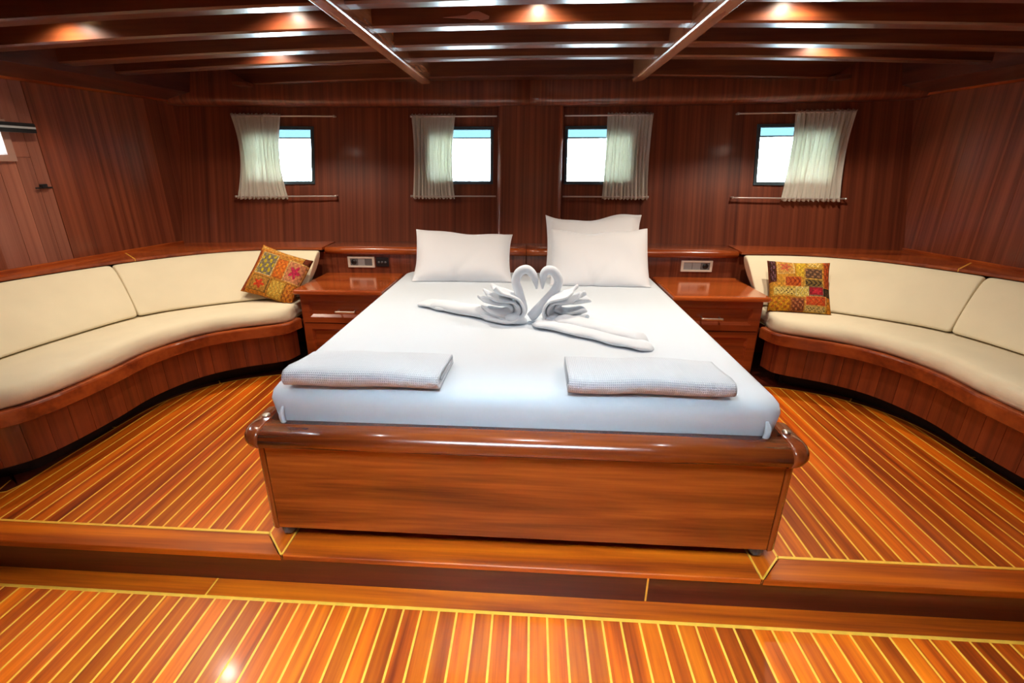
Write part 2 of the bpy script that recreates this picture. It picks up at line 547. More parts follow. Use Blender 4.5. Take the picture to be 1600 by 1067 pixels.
def wall_slab(name, xa, xb, za, zb, d0, d1, mat, parent, bevel=.006, seg=2, nx=6, ends=True):
    """a board lying on the stern wall: front offset d0, back offset d1 (toward the stern)"""
    bm = bmesh.new()
    rings = []
    for i in range(nx + 1):
        x = xa + (xb - xa) * i / nx
        rings.append([bm.verts.new((x, wall_y(x, z) + d, z)) for z, d in ((za, d0), (zb, d0), (zb, d1), (za, d1))])
    for a, b in zip(rings, rings[1:]):
        for k in range(4): bm.faces.new((a[k], a[(k + 1) % 4], b[(k + 1) % 4], b[k]))
    e0 = bm.faces.new(rings[0]); e1 = bm.faces.new(rings[-1][::-1])
    if bevel:
        ed = set()
        for a, b in zip(rings, rings[1:]):
            for k in (0, 1): ed.add(bm.edges.get((a[k], b[k])))
        if ends: ed.add(bm.edges.get((rings[0][0], rings[0][1])));
        if ends: ed.add(bm.edges.get((rings[-1][0], rings[-1][1])))
        bmesh.ops.bevel(bm, geom=list(ed), offset=bevel, segments=seg, profile=.5, affect='EDGES')
    return from_bm(name, bm, mat, parent, False)


wall_slab('pillar', -.222, .240, .70, 1.78, -.085, .0, W_PEL, wall_back, .035, 5)
for xa, xb in ((-2.56, -.001), (.001, 2.56)):
    prof = [(-.135, 1.96)] + [(-.075 - .06 * cos(k * pi / 16), 1.70 - .06 * sin(k * pi / 16)) for k in range(9)] + [(.02, 1.64), (.02, 1.96)]
    loft('pelmet', [[(x, wall_y(x, z) + d, z) for d, z in prof] for x in [xa + (xb - xa) * i / 16 for i in range(17)]], W_PEL, wall_back, True)
for xa, xb in ((-1.52, -.002), (.002, 1.52)):
    box('headboard_panel', xa, xb, 3.30, 3.33, 0, .675, W_WALLZ, wall_back, .002)

for n, (a, b) in enumerate(WX):
    w = tag(bpy.data.objects.new('window_%d' % (n + 1), None), None, None, None, 'structure')
    w['label'] = ['small square stern window behind the flared curtain, next to the wall with the latch', 'small square stern window beside the pillar, above the socket-side pillow',
                  'small square stern window beside the pillar, above the doubled pillows', 'small square stern window next to the plain planked wall'][n]
    COL.objects.link(w)
    t = .022
    for (xa, xb, za, zb) in ((a, b, WZ0, WZ0 + t), (a, b, WZ1 - t, WZ1), (a, a + t, WZ0 + t, WZ1 - t), (b - t, b, WZ0 + t, WZ1 - t)):
        wall_slab('frame', xa, xb, za, zb, -.012, .045, M_FRAME, w, .003, 1, 3)
    zt = WZ1 - .078
    wall_slab('glazing_bar', a + t, b - t, zt - .005, zt + .005, .018, .040, M_FRAME, w, 0, 1, 3)
    wall_slab('pane', a + t, b - t, WZ0 + t, zt - .005, .027, .031, M_PANE, w, 0, 1, 3)
    wall_slab('pane', a + t, b - t, zt + .005, WZ1 - t, .027, .031, M_TINT, w, 0, 1, 3)

# ------------------------------------------------------------------ side walls
for s, nm in ((-1, 'wall_left'), (1, 'wall_right')):
    bm = bmesh.new()
    ys = [-1.7, 1.6, 2.0, 2.475, 2.65, 3.0, 3.4, 3.9]
    zz = [ZL, .72, 1.295, 1.44, 2.0]
    for ya, yb in zip(ys, ys[1:]):
        for za, zb in zip(zz, zz[1:]):
            if s < 0 and ya == 2.0 and za == 1.295: continue
            q = []
            for y, z in ((ya, za), (yb, za), (yb, zb), (ya, zb)): q.append((s * (wall_a(y) + .012), y, z))
            q2 = [(p[0] + s * .04, p[1], p[2]) for p in q]
            vv = [bm.verts.new(p) for p in q + q2]
            bm.faces.new(vv[:4]); bm.faces.new(vv[4:][::-1])
            for i in range(4): bm.faces.new((vv[i], vv[(i + 1) % 4], vv[4 + (i + 1) % 4], vv[4 + i]))
    wl = from_bm(nm, bm, W_WALLZ)
    tag(wl, 'mahogany side wall with a planked door and black latch' if s < 0 else 'plain dark mahogany planked side wall', kind='structure')

    def wplank(name, ya, yb, za, zb, mat, parent, d=0.012):
        q = [(s * wall_a(ya), ya), (s * wall_a(yb), yb), (s * (wall_a(yb) + d), yb), (s * (wall_a(ya) + d), ya)]
        return prism(name, q, za, zb, mat, parent)
    y = 3.88
    while y > 2.66:
        w_ = random.uniform(.10, .135)
        yb = max(2.64, y - w_)
        wplank('plank', yb + .0012, y, .70, 1.95, W_WALLZ, wl, random.uniform(.009, .013))
        y = yb
    if s > 0:
        while y > 1.2:
            w_ = random.uniform(.10, .135)
            wplank('plank', y - w_ + .0012, y, .70, 1.95, W_WALLZ, wl, random.uniform(.009, .013)); y -= w_
    else:
        door = tag(bpy.data.objects.new('door_1', None), 'paler planked hull door with a small window and black latch', None, None, 'structure')
        COL.objects.link(door)
        for ya, yb in ((2.580, 2.637), ):
            wplank('plank', ya, yb, .72, 1.66, W_DOOR, door, .016)
        for ya, yb in ((2.508, 2.578), (2.43, 2.506), (2.32, 2.428), (2.21, 2.318), (2.1, 2.208), (1.98, 2.098)):
            wplank('plank', ya, yb, .72, 1.285, W_DOOR, door, .016)
            wplank('plank', ya, yb, 1.455, 1.66, W_DOOR, door, .016)
        wplank('plank', 1.9, 1.978, .72, 1.66, W_DOOR, door, .016)
        wplank('plank', 2.508, 2.578, 1.287, 1.453, W_DOOR, door, .016)
        for ya, yb, za, zb in ((1.98, 2.506, 1.265, 1.296), (1.98, 2.506, 1.44, 1.465), (2.472, 2.506, 1.296, 1.44), (1.98, 2.01, 1.296, 1.44)):
            q = [(-(wall_a(ya) - .015), ya), (-(wall_a(yb) - .015), yb), (-(wall_a(yb) + .02), yb), (-(wall_a(ya) + .02), ya)]
            prism('window_frame', q, za, zb, M_FRAMEW, door)
        q = [(-(wall_a(2.0) + .02), 2.0), (-(wall_a(2.475) + .02), 2.475), (-(wall_a(2.475) + .024), 2.475), (-(wall_a(2.0) + .024), 2.0)]
        prism('pane', q, 1.296, 1.44, M_PANE, door)
        yl = 2.59; al = wall_a(yl)
        lat = box('latch', -al + .0, -al + .022, yl - .016, yl + .016, 1.128, 1.150, M_BLACK, door, .003)
        box('latch_bar', -al + .004, -al + .014, yl - .045, yl + .05, 1.126, 1.134, M_BLACK, lat, .002)
# blind cassette over the hull-door window
bl = thing('roller_blind', (-2.64, 2.4, 1.43), 'black roller blind cassette with a pale stripe above the hull door window', 'blind')
q = lambda d0, d1, ya, yb: [(-(wall_a(ya) - d0), ya), (-(wall_a(yb) - d0), yb), (-(wall_a(yb) - d1), yb), (-(wall_a(ya) - d1), ya)]
prism('cassette', q(.016, .055, 1.95, 2.60), 1.405, 1.452, M_BLACK, bl, .006, 2)
prism('stripe', q(.055, .058, 1.95, 2.598), 1.424, 1.434, M_LTGREY, bl)
wall_front = box('wall_front', -2.8, 2.8, -1.75, -1.70, ZL, 2.0, W_WALLZ)
tag(wall_front, 'mahogany bulkhead behind the viewer', kind='structure')

# ------------------------------------------------------------------ ledges (trim) around the cabin
tr1 = bpy.data.objects.new('trim_1', None); COL.objects.link(tr1)
tag(tr1, 'varnished mahogany ledge running behind pillows and settees', kind='structure')
prof = [(3.262, .690), (3.265, .678), (3.275, .668), (3.29, .664), (3.335, .664), (3.335, .70), (3.64, .70), (3.64, .716), (3.29, .716), (3.275, .712), (3.265, .702)]
for xa, xb in ((-1.400, -.0015), (.0015, 1.400)):
    loft('ledge', [[(x, p[0] if p[0] < 3.5 else wall_y(x, .72) - .004, p[1]) for p in prof] for x in [xa + (xb - xa) * i / 10 for i in range(11)]], W_WALLX, tr1)
for s in (-1, 1):
    tp = curve(TF, 40)
    tp = off(tp, .085)
    N = len(tp)
    for c0, c1, mt in ((0, 22, W_WALLY), (22, 40, W_WALLX)):
        inner, outer = [], []
        for i in range(c0, c1 + 1):
            p = tp[i]
            inner.append((s * p[0], p[1]))
            # matching wall point
            f = i / (N - 1)
            g = [(2.755, 1.46), (2.735, 2.0), (2.70, 2.35), (2.62, 2.75), (2.505, 3.375), (2.30, 3.41), (1.95, 3.463), (1.425, 3.527)]
            kk = [0, .22, .36, .5, .66, .74, .85, 1]
            j = max(0, min(len(kk) - 2, sum(1 for v in kk if v <= f) - 1))
            u = (f - kk[j]) / (kk[j + 1] - kk[j])
            outer.append((s * (g[j][0] + (g[j + 1][0] - g[j][0]) * u), g[j][1] + (g[j + 1][1] - g[j][1]) * u))
        bm = bmesh.new()
        r = [[bm.verts.new((*a_, .700)), bm.verts.new((*a_, .716)), bm.verts.new((*b_, .716)), bm.verts.new((*b_, .700))] for a_, b_ in zip(inner, outer)]
        for a_, b_ in zip(r, r[1:]):
            for k in range(4): bm.faces.new((a_[k], a_[(k + 1) % 4], b_[(k + 1) % 4], b_[k]))
        bm.faces.new(r[0]); bm.faces.new(r[-1][::-1])
        from_bm('ledge', bm, mt, tr1)
        if c0:
            a_, b_ = Vector(inner[0]), Vector(outer[0]); t = (b_ - a_).normalized(); w_ = Vector((-t[1], t[0])) * .004
            prism('inlay_strip', [a_ - w_, a_ + w_, b_ + w_, b_ - w_], .70, .7166, W_INLAY, tr1)
    # bead along the wall foot
    path = [Vector(v) for v in [(2.735, 1.5), (2.735, 2.0), (2.70, 2.35), (2.625, 2.75), (2.505, 3.375)]]
    sweep('bead', curve(path, 14), [(-.016, .716), (-.016, .728), (-.010, .734), (.01, .734), (.01, .716)], s, W_WALLY, tr1, False)

# ------------------------------------------------------------------ ceiling
HX, HY0, HY1 = .62, -.30, .50
bm = bmesh.new()
cx_ = [-2.8, -2.3, -1.8, -1.3, -HX, -.4, 0, .4, HX, 1.3, 1.8, 2.3, 2.8]
cy_ = [-1.75, HY0, HY1, 4.0]
for xa, xb in zip(cx_, cx_[1:]):
    for ya, yb in zip(cy_, cy_[1:]):
        if ya == HY0 and -HX <= xa and xb <= HX: continue
        t = [bm.verts.new((x, y, camber(x, 1.935))) for x, y in ((xa, ya), (xb, ya), (xb, yb), (xa, yb))]
        b = [bm.verts.new((v.co.x, v.co.y, v.co.z + .05)) for v in t]
        bm.faces.new(t); bm.faces.new(b[::-1])
        for i in range(4): bm.faces.new((t[i], t[(i + 1) % 4], b[(i + 1) % 4], b[i]))
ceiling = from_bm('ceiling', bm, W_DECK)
tag(ceiling, 'low cambered mahogany deckhead with beams and two girders', kind='structure')


def beam(ya, yb, zb, xa=-2.62, xb=2.62, zt=1.945, mat=W_BEAM):
    n = 20; rings = []
    for i in range(n + 1):
        x = xa + (xb - xa) * i / n
        z0 = camber(x, zb); z1 = camber(x, zt)
        rings.append([(x, ya, z1), (x, ya, z0 + .008), (x, ya + .008, z0), (x, yb - .008, z0), (x, yb, z0 + .008), (x, yb, z1)])
    return loft('beam', rings, mat, ceiling, False)


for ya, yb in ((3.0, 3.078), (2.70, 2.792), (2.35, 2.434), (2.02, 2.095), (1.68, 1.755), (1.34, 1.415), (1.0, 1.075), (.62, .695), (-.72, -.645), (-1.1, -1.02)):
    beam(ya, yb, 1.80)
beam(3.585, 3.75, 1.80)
for s in (-1, 1):
    bm = bmesh.new()
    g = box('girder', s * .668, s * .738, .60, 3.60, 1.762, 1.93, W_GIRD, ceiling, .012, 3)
    # side carlin: boxed edge of the deck along the hull
    rings = []
    for i in range(16):
        y = -1.7 + i * (5.5 / 15)
        a = wall_a(y)
        rings.append([(s * (a + .02), y, 1.672), (s * (a - .02), y, 1.668), (s * (a - .17), y, 1.715), (s * (a - .18), y, 1.93), (s * (a + .02), y, 1.93)])
    loft('carlin', rings, W_DECK, ceiling, False)
    rings = []
    for i in range(16):
        y = -1.7 + i * (5.5 / 15); a = wall_a(y)
        rings.append([(s * (a - .022), y, 1.655), (s * (a - .004), y, 1.655), (s * (a - .004), y, 1.674), (s * (a - .022), y, 1.674)])
    loft('bead', rings, W_WALLY, ceiling, False)
    prism('cleat', [(s * 1.90, 3.50), (s * 1.98, 3.47), (s * 1.98, 3.585), (s * 1.90, 3.585)], 1.752, 1.775, W_BEAM, ceiling, .003)
# worn varnish patch on a beam face
ch = [(-.36, 1.864), (-.30, 1.868), (-.262, 1.871), (-.235, 1.884), (-.21, 1.884), (-.185, 1.874), (-.165, 1.866), (-.168, 1.856), (-.20, 1.850), (-.215, 1.856), (-.25, 1.857), (-.30, 1.861)]
mesh('varnish_chip', [(x, 2.3475, z - .034) for x, z in ch] + [(x, 2.352, z - .034) for x, z in ch],
     [list(range(len(ch)))] + [(i, (i + 1) % len(ch), len(ch) + (i + 1) % len(ch), len(ch) + i) for i in range(len(ch))], M_CHIP, ceiling)
# coaming of an added skylight, out of view, brightening bed and front floor
for xa, xb, ya, yb in ((-HX - .03, HX + .03, HY0 - .03, HY0), (-HX - .03, HX + .03, HY1, HY1 + .03), (-HX - .03, -HX, HY0, HY1), (HX, HX + .03, HY0, HY1)):
    box('added_skylight_coaming', xa, xb, ya, yb, 1.80, 2.02, W_WALLX, ceiling)
box('added_skylight_pane', -HX, HX, HY0, HY1, 1.99, 2.0, M_PANE, ceiling)

# warm downlights set between the beams; the white ones are added, unseen fill
LAMPS = [(.04, 2.25, 1.927, 'warm brass downlight between the girders'), (-1.03, 2.25, 1.917, 'warm brass downlight over the bed edge on the latch-door side'),
         (-2.03, 2.25, 1.89, 'warm brass downlight over the settee beneath the hull door'), (1.06, 2.25, 1.917, 'warm brass downlight over the bed edge on the plain-wall side'),
         (-1.45, 2.90, 1.910, 'warm brass downlight in the bay nearest the flared curtain'), (1.53, 2.90, 1.908, 'warm brass downlight in the bay nearest the curtain by the plain wall'),
         (-1.0, 1.57, 1.918, 'added white fill downlight over the bed foot on the latch-door side'), (.04, 1.57, 1.927, 'added white fill downlight over the bed foot, between the girders'), (1.0, 1.57, 1.918, 'added white fill downlight over the bed foot on the plain-wall side')]
for i, (x, y, z, lb) in enumerate(LAMPS):
    t = thing('ceiling_downlight', (x, y, z), lb, 'downlight', 'downlights between the deck beams')
    cyl('ring', (x, y, z - .006), (0, 0, 1), .036, .014, M_BRASS, t, 20, bevel=.003)
    cyl('lens', (x, y, z - .014), (0, 0, 1), .027, .006, M_LAMP, t, 16)
    d = bpy.data.lights.new('downlight_glow', 'SPOT')
    d.energy = (38, 40, 44, 54, 42, 56)[i] if i < 6 else 15
    d.color = (1, .86, .69) if i < 6 else (.96, .97, 1)
    d.spot_size = radians(150); d.spot_blend = .9
    d.shadow_soft_size = .025
    o = bpy.data.objects.new('downlight_glow', d); COL.objects.link(o)
    o.location = (x, y, z - .022)
    o.parent = t; o.matrix_parent_inverse = Matrix.Translation(-Vector((x, y, z)))

# ------------------------------------------------------------------ curtains and rods
rodlab = ['towards the wall with the latch', 'beside the pillar above the socket-side pillow', 'beside the pillar above the doubled pillows', 'towards the plain planked wall']
RODX = [(-2.10, -1.40), (-.85, -.232), (.250, .85), (1.42, 2.12)]
for i, (a, b) in enumerate(RODX):
    for z, nm in ((1.578, 'top'), (1.036, 'bottom')):
        ya, yb = wall_y(a, z) - .035, wall_y(b, z) - .035
        t = thing('curtain_rod', ((a + b) / 2, (ya + yb) / 2, z), 'thin white %s curtain rod of the stern window %s' % (nm, rodlab[i]), 'curtain rod', 'curtain rods of the stern windows')
        tube('rod', [(a, ya, z), ((a + b) / 2, (ya + yb) / 2, z), (b, yb, z)], .0055, M_ROD, t, 10)
        for xx, yy in ((a, ya), (b, yb)):
            if abs(xx) > .3:
                cyl('bracket', (xx, yy + .018, z), (0, 1, 0), .006, .036, M_ROD, t, 10)
                cyl('end_cap', (xx, yy, z), (1, 0, 0), .008, .012, M_ROD, t, 12)


def curtain(xt0, xt1, xm0, xm1, xb0, xb1, label, seed):
    rnd = random.Random(seed)
    nfold = 12
    ph = [rnd.uniform(-.6, .6) for _ in range(nfold + 2)]
    am = [rnd.uniform(.5, 1.3) for _ in range(nfold + 2)]
    bm = bmesh.new(); rows = []
    NZ, NX = 26, 150
    for j in range(NZ + 1):
        v = j / NZ
        z = 1.592 + (1.020 - 1.592) * v
        # edges: quadratic through top, mid, bottom
        q = lambda p, m_, r: p * (1 - v) * (1 - 2 * v) + m_ * 4 * v * (1 - v) + r * v * (2 * v - 1)
        xl, xr = q(xt0, xm0, xb0), q(xt1, xm1, xb1)
        row = []
        for i in range(NX + 1):
            u = i / NX
            f = u * nfold
            k = int(f)
            a_ = am[k] * (1 - (f - k)) + am[k + 1] * (f - k)
            p_ = ph[k] * (1 - (f - k)) + ph[k + 1] * (f - k)
            amp = .017 * a_ * (0.55 + .45 * sin(pi * min(1, max(0, v))))
            d = amp * sin(2 * pi * f + p_ * (1 + v)) + .004 * sin(2 * pi * 3.1 * f + 5 * v)
            pinch = min(1, min(abs(z - 1.578), abs(z - 1.036)) / .02)
            x = xl + (xr - xl) * u + .003 * sin(2 * pi * f * .5 + 4 * v)
            row.append(bm.verts.new((x, wall_y(x, z) - .036 + d * (.6 + .4 * pinch), z + .0045 * sin(2 * pi * f) * (1 if j in (0, NZ) else 0))))
        rows.append(row)
    for a, b in zip(rows, rows[1:]):
        for i in range(NX): bm.faces.new((a[i], a[i + 1], b[i + 1], b[i]))
    o = from_bm('curtain', bm, M_CURTAIN, None, True)
    s = o.modifiers.new('cloth', 'SOLIDIFY'); s.thickness = .0012
    return tag(o, label, 'curtain', 'sheer curtains of the stern windows')


curtain(-2.115, -1.775, -2.06, -1.79, -2.085, -1.735, 'sheer cream gathered curtain flaring wide at its hem, by the latch-door wall', 1)
curtain(-.850, -.532, -.835, -.555, -.838, -.530, 'sheer cream gathered curtain between the flared curtain and the wooden pillar', 2)
curtain(.548, .865, .540, .845, .532, .850, 'sheer cream gathered curtain above the doubled pillows', 3)
curtain(1.775, 2.140, 1.760, 2.085, 1.725, 2.085, 'sheer cream gathered curtain slanting inward at its hem, by the plain planked wall', 4)

# ------------------------------------------------------------------ bed
bed = thing('bed', (0, 2.3, 0), 'mahogany double bed frame with rounded footboard rail and corner posts', 'bed')
YF = 1.30
box('footboard_panel', -.826, .826, YF, YF + .03, .055, .40, W_PANEL, bed, .003)
prof = [(YF - .012, .385), (YF - .028, .395), (YF - .034, .412), (YF - .028, .432), (YF - .010, .446), (YF + .03, .452), (YF + .06, .448), (YF + .06, .385)]
loft('footboard_rail', [[(x, p[0], p[1]) for p in prof] for x in (-.822, -.4, 0, .4, .822)], W_PANEL, bed)
for s in (-1, 1):
    # corner post: quarter-round column
    pts = [(s * .828, YF + .004)] + [(s * (.828 + .034 * sin(t)), YF + .036 - .034 * cos(t)) for t in [i * pi / 12 for i in range(7)]] + [(s * .862, YF + .10), (s * .828, YF + .10)]
    prism('corner_post', pts, .05, .395, W_BEDZ, bed, smooth=False)
    # swelling cap on the post
    rings = []
    for z, g in ((.372, .0), (.380, .014), (.392, .026), (.408, .032), (.424, .030), (.438, .022), (.447, .008), (.450, -.01)):
        r = .040 + g
        rings.append([(s * (.826 + (r if t < 9 else r) * sin(t * pi / 16)), YF + .042 - r * cos(t * pi / 16), z) for t in range(9)] +
                     [(s * (.826 + r), YF + .15, z), (s * .826, YF + .15, z)])
    loft('post_cap', rings, W_BEDZ, bed)
    box('side_panel', s * .815, s * .850, YF + .10, 3.28, .055, .370, W_PANEL, bed, .003)
    cyl('socket_ring', (s * .850, YF + .085, .4505), (0, 0, 1), .013, .005, M_CHROME, bed, 16)
    for yy in (1.345, 3.1):
        c = cyl('castor', (s * .812, yy, .028), (1, 0, 0), .028, .036, M_CASTOR, bed, 20, bevel=.008)
        cyl('castor_stem', (s * .812, yy, .05), (0, 0, 1), .010, .03, M_CASTOR, c, 10)
box('slat_base', -.815, .815, YF + .03, 3.27, .33, .37, W_PANEL, bed)

# mattress in a fitted sheet
bm = bmesh.new()


def rrect(hx, y0, y1, r, n=7):
    out = []
    for cx, cy, a0 in ((hx - r, y0 + r, -pi / 2), (hx - r, y1 - r, 0), (-hx + r, y1 - r, pi / 2), (-hx + r, y0 + r, pi)):
        for i in range(n): a = a0 + i * pi / 2 / (n - 1); out.append((cx + r * cos(a), cy + r * sin(a)))
    return out


rings = []
for z, ins in ((.372, .02), (.39, .012), (.44, .010), (.48, .004), (.515, .000), (.536, .006), (.550, .018), (.558, .036), (.561, .062), (.562, .10), (.563, .2), (.563, .4)):
    rings.append([(x, y, z) for x, y in rrect(.832 - ins, 1.352 + ins, 3.285 - ins, max(.03, .075 - ins * .3))])
mt = loft('mattress', rings, M_SHEET, None, True)
tag(mt, 'thick mattress in a smooth white fitted sheet on the bed', 'mattress')
# tucked corner pleats of the sheet
for s in (-1, 1):
    x = s * .765
    tube('sheet_pleat', [(x, 1.349, .505), (x + s * .006, 1.345, .48), (x + s * .004, 1.345, .455), (x - s * .004, 1.352, .43)], [.004, .010, .009, .004], M_SHEET, mt, 8)

# ------------------------------------------------------------------ pillows


def pillow(name, w, h, t, loc, rx, rz, label, flange=0, seed=0, pinch=.06, ry=0):
    rnd = random.Random(seed)
    n = 28
    bm = bmesh.new()
    grids = []
    ph = [rnd.uniform(0, 6) for _ in range(8)]
    for sd in (1, -1):
        g = []
        for j in range(n + 1):
            row = []
            for i in range(n + 1):
                u, v = 2 * i / n - 1, 2 * j / n - 1
                k = 1 - pinch * (1 - v * v) * abs(u) ** 3
                k2 = 1 - pinch * (1 - u * u) * abs(v) ** 3
                x = u * w / 2 * k; y = v * h / 2 * k2
                fu = min(1, (1 - abs(u)) / (1 - (1 - flange))) if flange and abs(u) > 1 - flange else 1
                ue, ve = min(1, abs(u) / (1 - flange)), min(1, abs(v) / (1 - flange))
                th = ((1 - ue ** 4) * (1 - ve ** 4)) ** .45 * t / 2
                z = sd * (th + .004)
                if sd > 0:
                    for cu, sl, am_ in ((-.22, .50, .014), (-.12, -.28, .010), (.30, .7, .007)):
                        z -= am_ * math.exp(-((u - cu - (v + 1) * sl) / .055) ** 2) * max(0, .35 - v) * (1 - abs(u)) 
                z += .008 * sin(3 * u + ph[0] + 2.2 * v) * sin(2.5 * v + ph[1]) + .004 * sin(9 * u + ph[2] + 5 * v) * (abs(u) ** 2)
                z += .010 * (abs(u * v) ** 3) * (1 if (u > 0) ^ (v > 0) else -1)
                y += .022 * sin(2.6 * u + ph[3]) * max(0, v) ** 2 + .006 * sin(7 * u + ph[4]) * max(0, v) ** 3
                row.append(bm.verts.new((x, y, z)))
            g.append(row)
        grids.append(g)
    for g in grids:
        for a, b in zip(g, g[1:]):
            for i in range(n): bm.faces.new((a[i], a[i + 1], b[i + 1], b[i]))
    A, B = grids
    rim = lambda g: g[0][:-1] + [r[-1] for r in g[:-1]] + g[-1][:0:-1] + [r[0] for r in g[:0:-1]]
    ra, rb = rim(A), rim(B)
    for i in range(len(ra)):
        j = (i + 1) % len(ra)
        bm.faces.new((ra[i], ra[j], rb[j], rb[i]))
    bm.transform(Matrix.Translation(loc) @ Matrix.Rotation(rz, 4, 'Z') @ Matrix.Rotation(rx, 4, 'X') @ Matrix.Rotation(ry, 4, 'Z'))
    return bm


ZM0 = .5660


def put_pillow(label, **k):
    bm = pillow('pillow', label=label, **k)
    for v in bm.verts:
        if v.co.z < ZM0: v.co.z = ZM0 + (v.co.z - ZM0) * .03
        if v.co.y > 3.255: v.co.y = 3.255 + (v.co.y - 3.255) * .03
    o = from_bm('pillow', bm, M_PILLOW, None, True)
    return tag(o, label, 'pillow', 'white bed pillows')


put_pillow('single white pillow leaning on the headboard, near the black socket', w=.63, h=.37, t=.15, loc=(-.400, 3.035, .695), rx=radians(50), rz=radians(2), flange=.06, seed=3)
put_pillow('back white pillow of the doubled pair, mostly hidden', w=.62, h=.46, t=.13, loc=(.430, 3.165, .735), rx=radians(60), rz=radians(-1), flange=.08, seed=5)
put_pillow('front white pillow of the doubled pair, facing the towel swans', w=.60, h=.40, t=.11, loc=(.452, 2.975, .700), rx=radians(54), rz=radians(-1), flange=.05, seed=9, pinch=.03)

# ------------------------------------------------------------------ nightstands with wall plates


def panel_front(x0, x1, y, z0, z1, parent, name, handle_x=None):
    """framed front with bevelled recessed panel"""
    fw, dp = .045, .014
    bm = bmesh.new()
    o = [(x0, z0), (x1, z0), (x1, z1), (x0, z1)]
    sx = 1 if x1 > x0 else -1
    i1 = [(x0 + sx * fw, z0 + fw * .8), (x1 - sx * fw, z0 + fw * .8), (x1 - sx * fw, z1 - fw * .8), (x0 + sx * fw, z1 - fw * .8)]
    i2 = [(x0 + sx * (fw + .016), z0 + fw * .8 + .016), (x1 - sx * (fw + .016), z0 + fw * .8 + .016), (x1 - sx * (fw + .016), z1 - fw * .8 - .016), (x0 + sx * (fw + .016), z1 - fw * .8 - .016)]
    A = [bm.verts.new((p[0], y, p[1])) for p in o]
    Bk = [bm.verts.new((p[0], y + .018, p[1])) for p in o]
    Bv = [bm.verts.new((p[0], y, p[1])) for p in i1]
    Cv = [bm.verts.new((p[0], y + dp, p[1])) for p in i2]
    for k in range(4):
        m = (k + 1) % 4
        bm.faces.new((A[k], A[m], Bv[m], Bv[k])); bm.faces.new((Bv[k], Bv[m], Cv[m], Cv[k])); bm.faces.new((A[k], Bk[k], Bk[m], A[m]))
    bm.faces.new(Bk[::-1]); bm.faces.new(Cv)
    d = from_bm(name, bm, W_CAB, parent)
    if handle_x is not None:
        zc = (z0 + z1) / 2 - .012
        h = tube('handle', [(handle_x - .062, y - .024, zc), (handle_x, y - .025, zc), (handle_x + .062, y - .024, zc)], .0075, M_CHROME, d, 10)
        for q_ in (-.052, .052): cyl('handle_post', (handle_x + q_, y - .004, zc), (0, 1, 0), .005, .036, M_CHROME, d, 8)
    return d


for s, lb in ((-1, 'mahogany nightstand between bed and settee, under the black socket'), (1, 'mahogany nightstand between bed and settee, under the lone switch plate')):
    t = thing('nightstand', (s * 1.135, 3.03, 0), lb, 'nightstand', 'built-in nightstands')
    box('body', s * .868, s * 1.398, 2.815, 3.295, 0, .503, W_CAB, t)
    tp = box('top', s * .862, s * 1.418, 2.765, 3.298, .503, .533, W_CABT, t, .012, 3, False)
    panel_front(min(s * .875, s * 1.385), max(s * .875, s * 1.385), 2.797, .318, .497, t, 'drawer', s * 1.105)
    panel_front(min(s * .875, s * 1.385), max(s * .875, s * 1.385), 2.797, .04, .312, t, 'cabinet_door', None)

for xa, xb, lb in ((-1.252, -1.062, 'cream switch plate with grey rockers, next to the black socket'), (1.045, 1.25, 'cream switch plate with blue-grey rockers and a round socket, on its own')):
    t = thing('switch_plate', ((xa + xb) / 2, 3.298, .57), lb, 'switch plate')
    bm = bmesh.new()
    y0 = 3.288
    for (a, b, c, d) in ((xa, xb, .572, .584), (xa, xb, .634, .646), (xa, xa + .016, .584, .634), (xb - .016, xb, .584, .634)):
        add_box(bm, ((a + b) / 2, y0 + .006, (c + d) / 2), (b - a, .012, d - c))
    from_bm('frame', bm, M_PLATE, t)
    w3 = (xb - xa - .032) / 3
    for k in range(3):
        box('rocker', xa + .016 + k * w3 + .001, xa + .016 + (k + 1) * w3 - .001, 3.292, 3.30, .584, .634, (M_GREYP, M_LTGREY, M_GREYP)[k] if xa < 0 else (M_LTGREY, M_LTGREY, M_GREYP)[k], t, .002)
    if xa > 0: cyl('socket_well', (xb - .016 - w3 / 2, 3.2915, .609), (0, 1, 0), .019, .003, M_BLACK, t, 20)
    else: cyl('socket_well', (xa + .016 + w3 / 2, 3.2915, .609), (0, 1, 0), .019, .003, M_BLACK, t, 20)
t = thing('power_socket', (-1.005, 3.298, .575), 'small black power socket beside a cream switch plate', 'socket')
box('plate', -1.052, -.962, 3.288, 3.30, .578, .642, M_BLACK, t, .003)
for xx in (-1.03, -1.007, -.984): cyl('socket_hole', (xx, 3.2875, .61), (0, 1, 0), .008, .002, M_GREYP, t, 12)

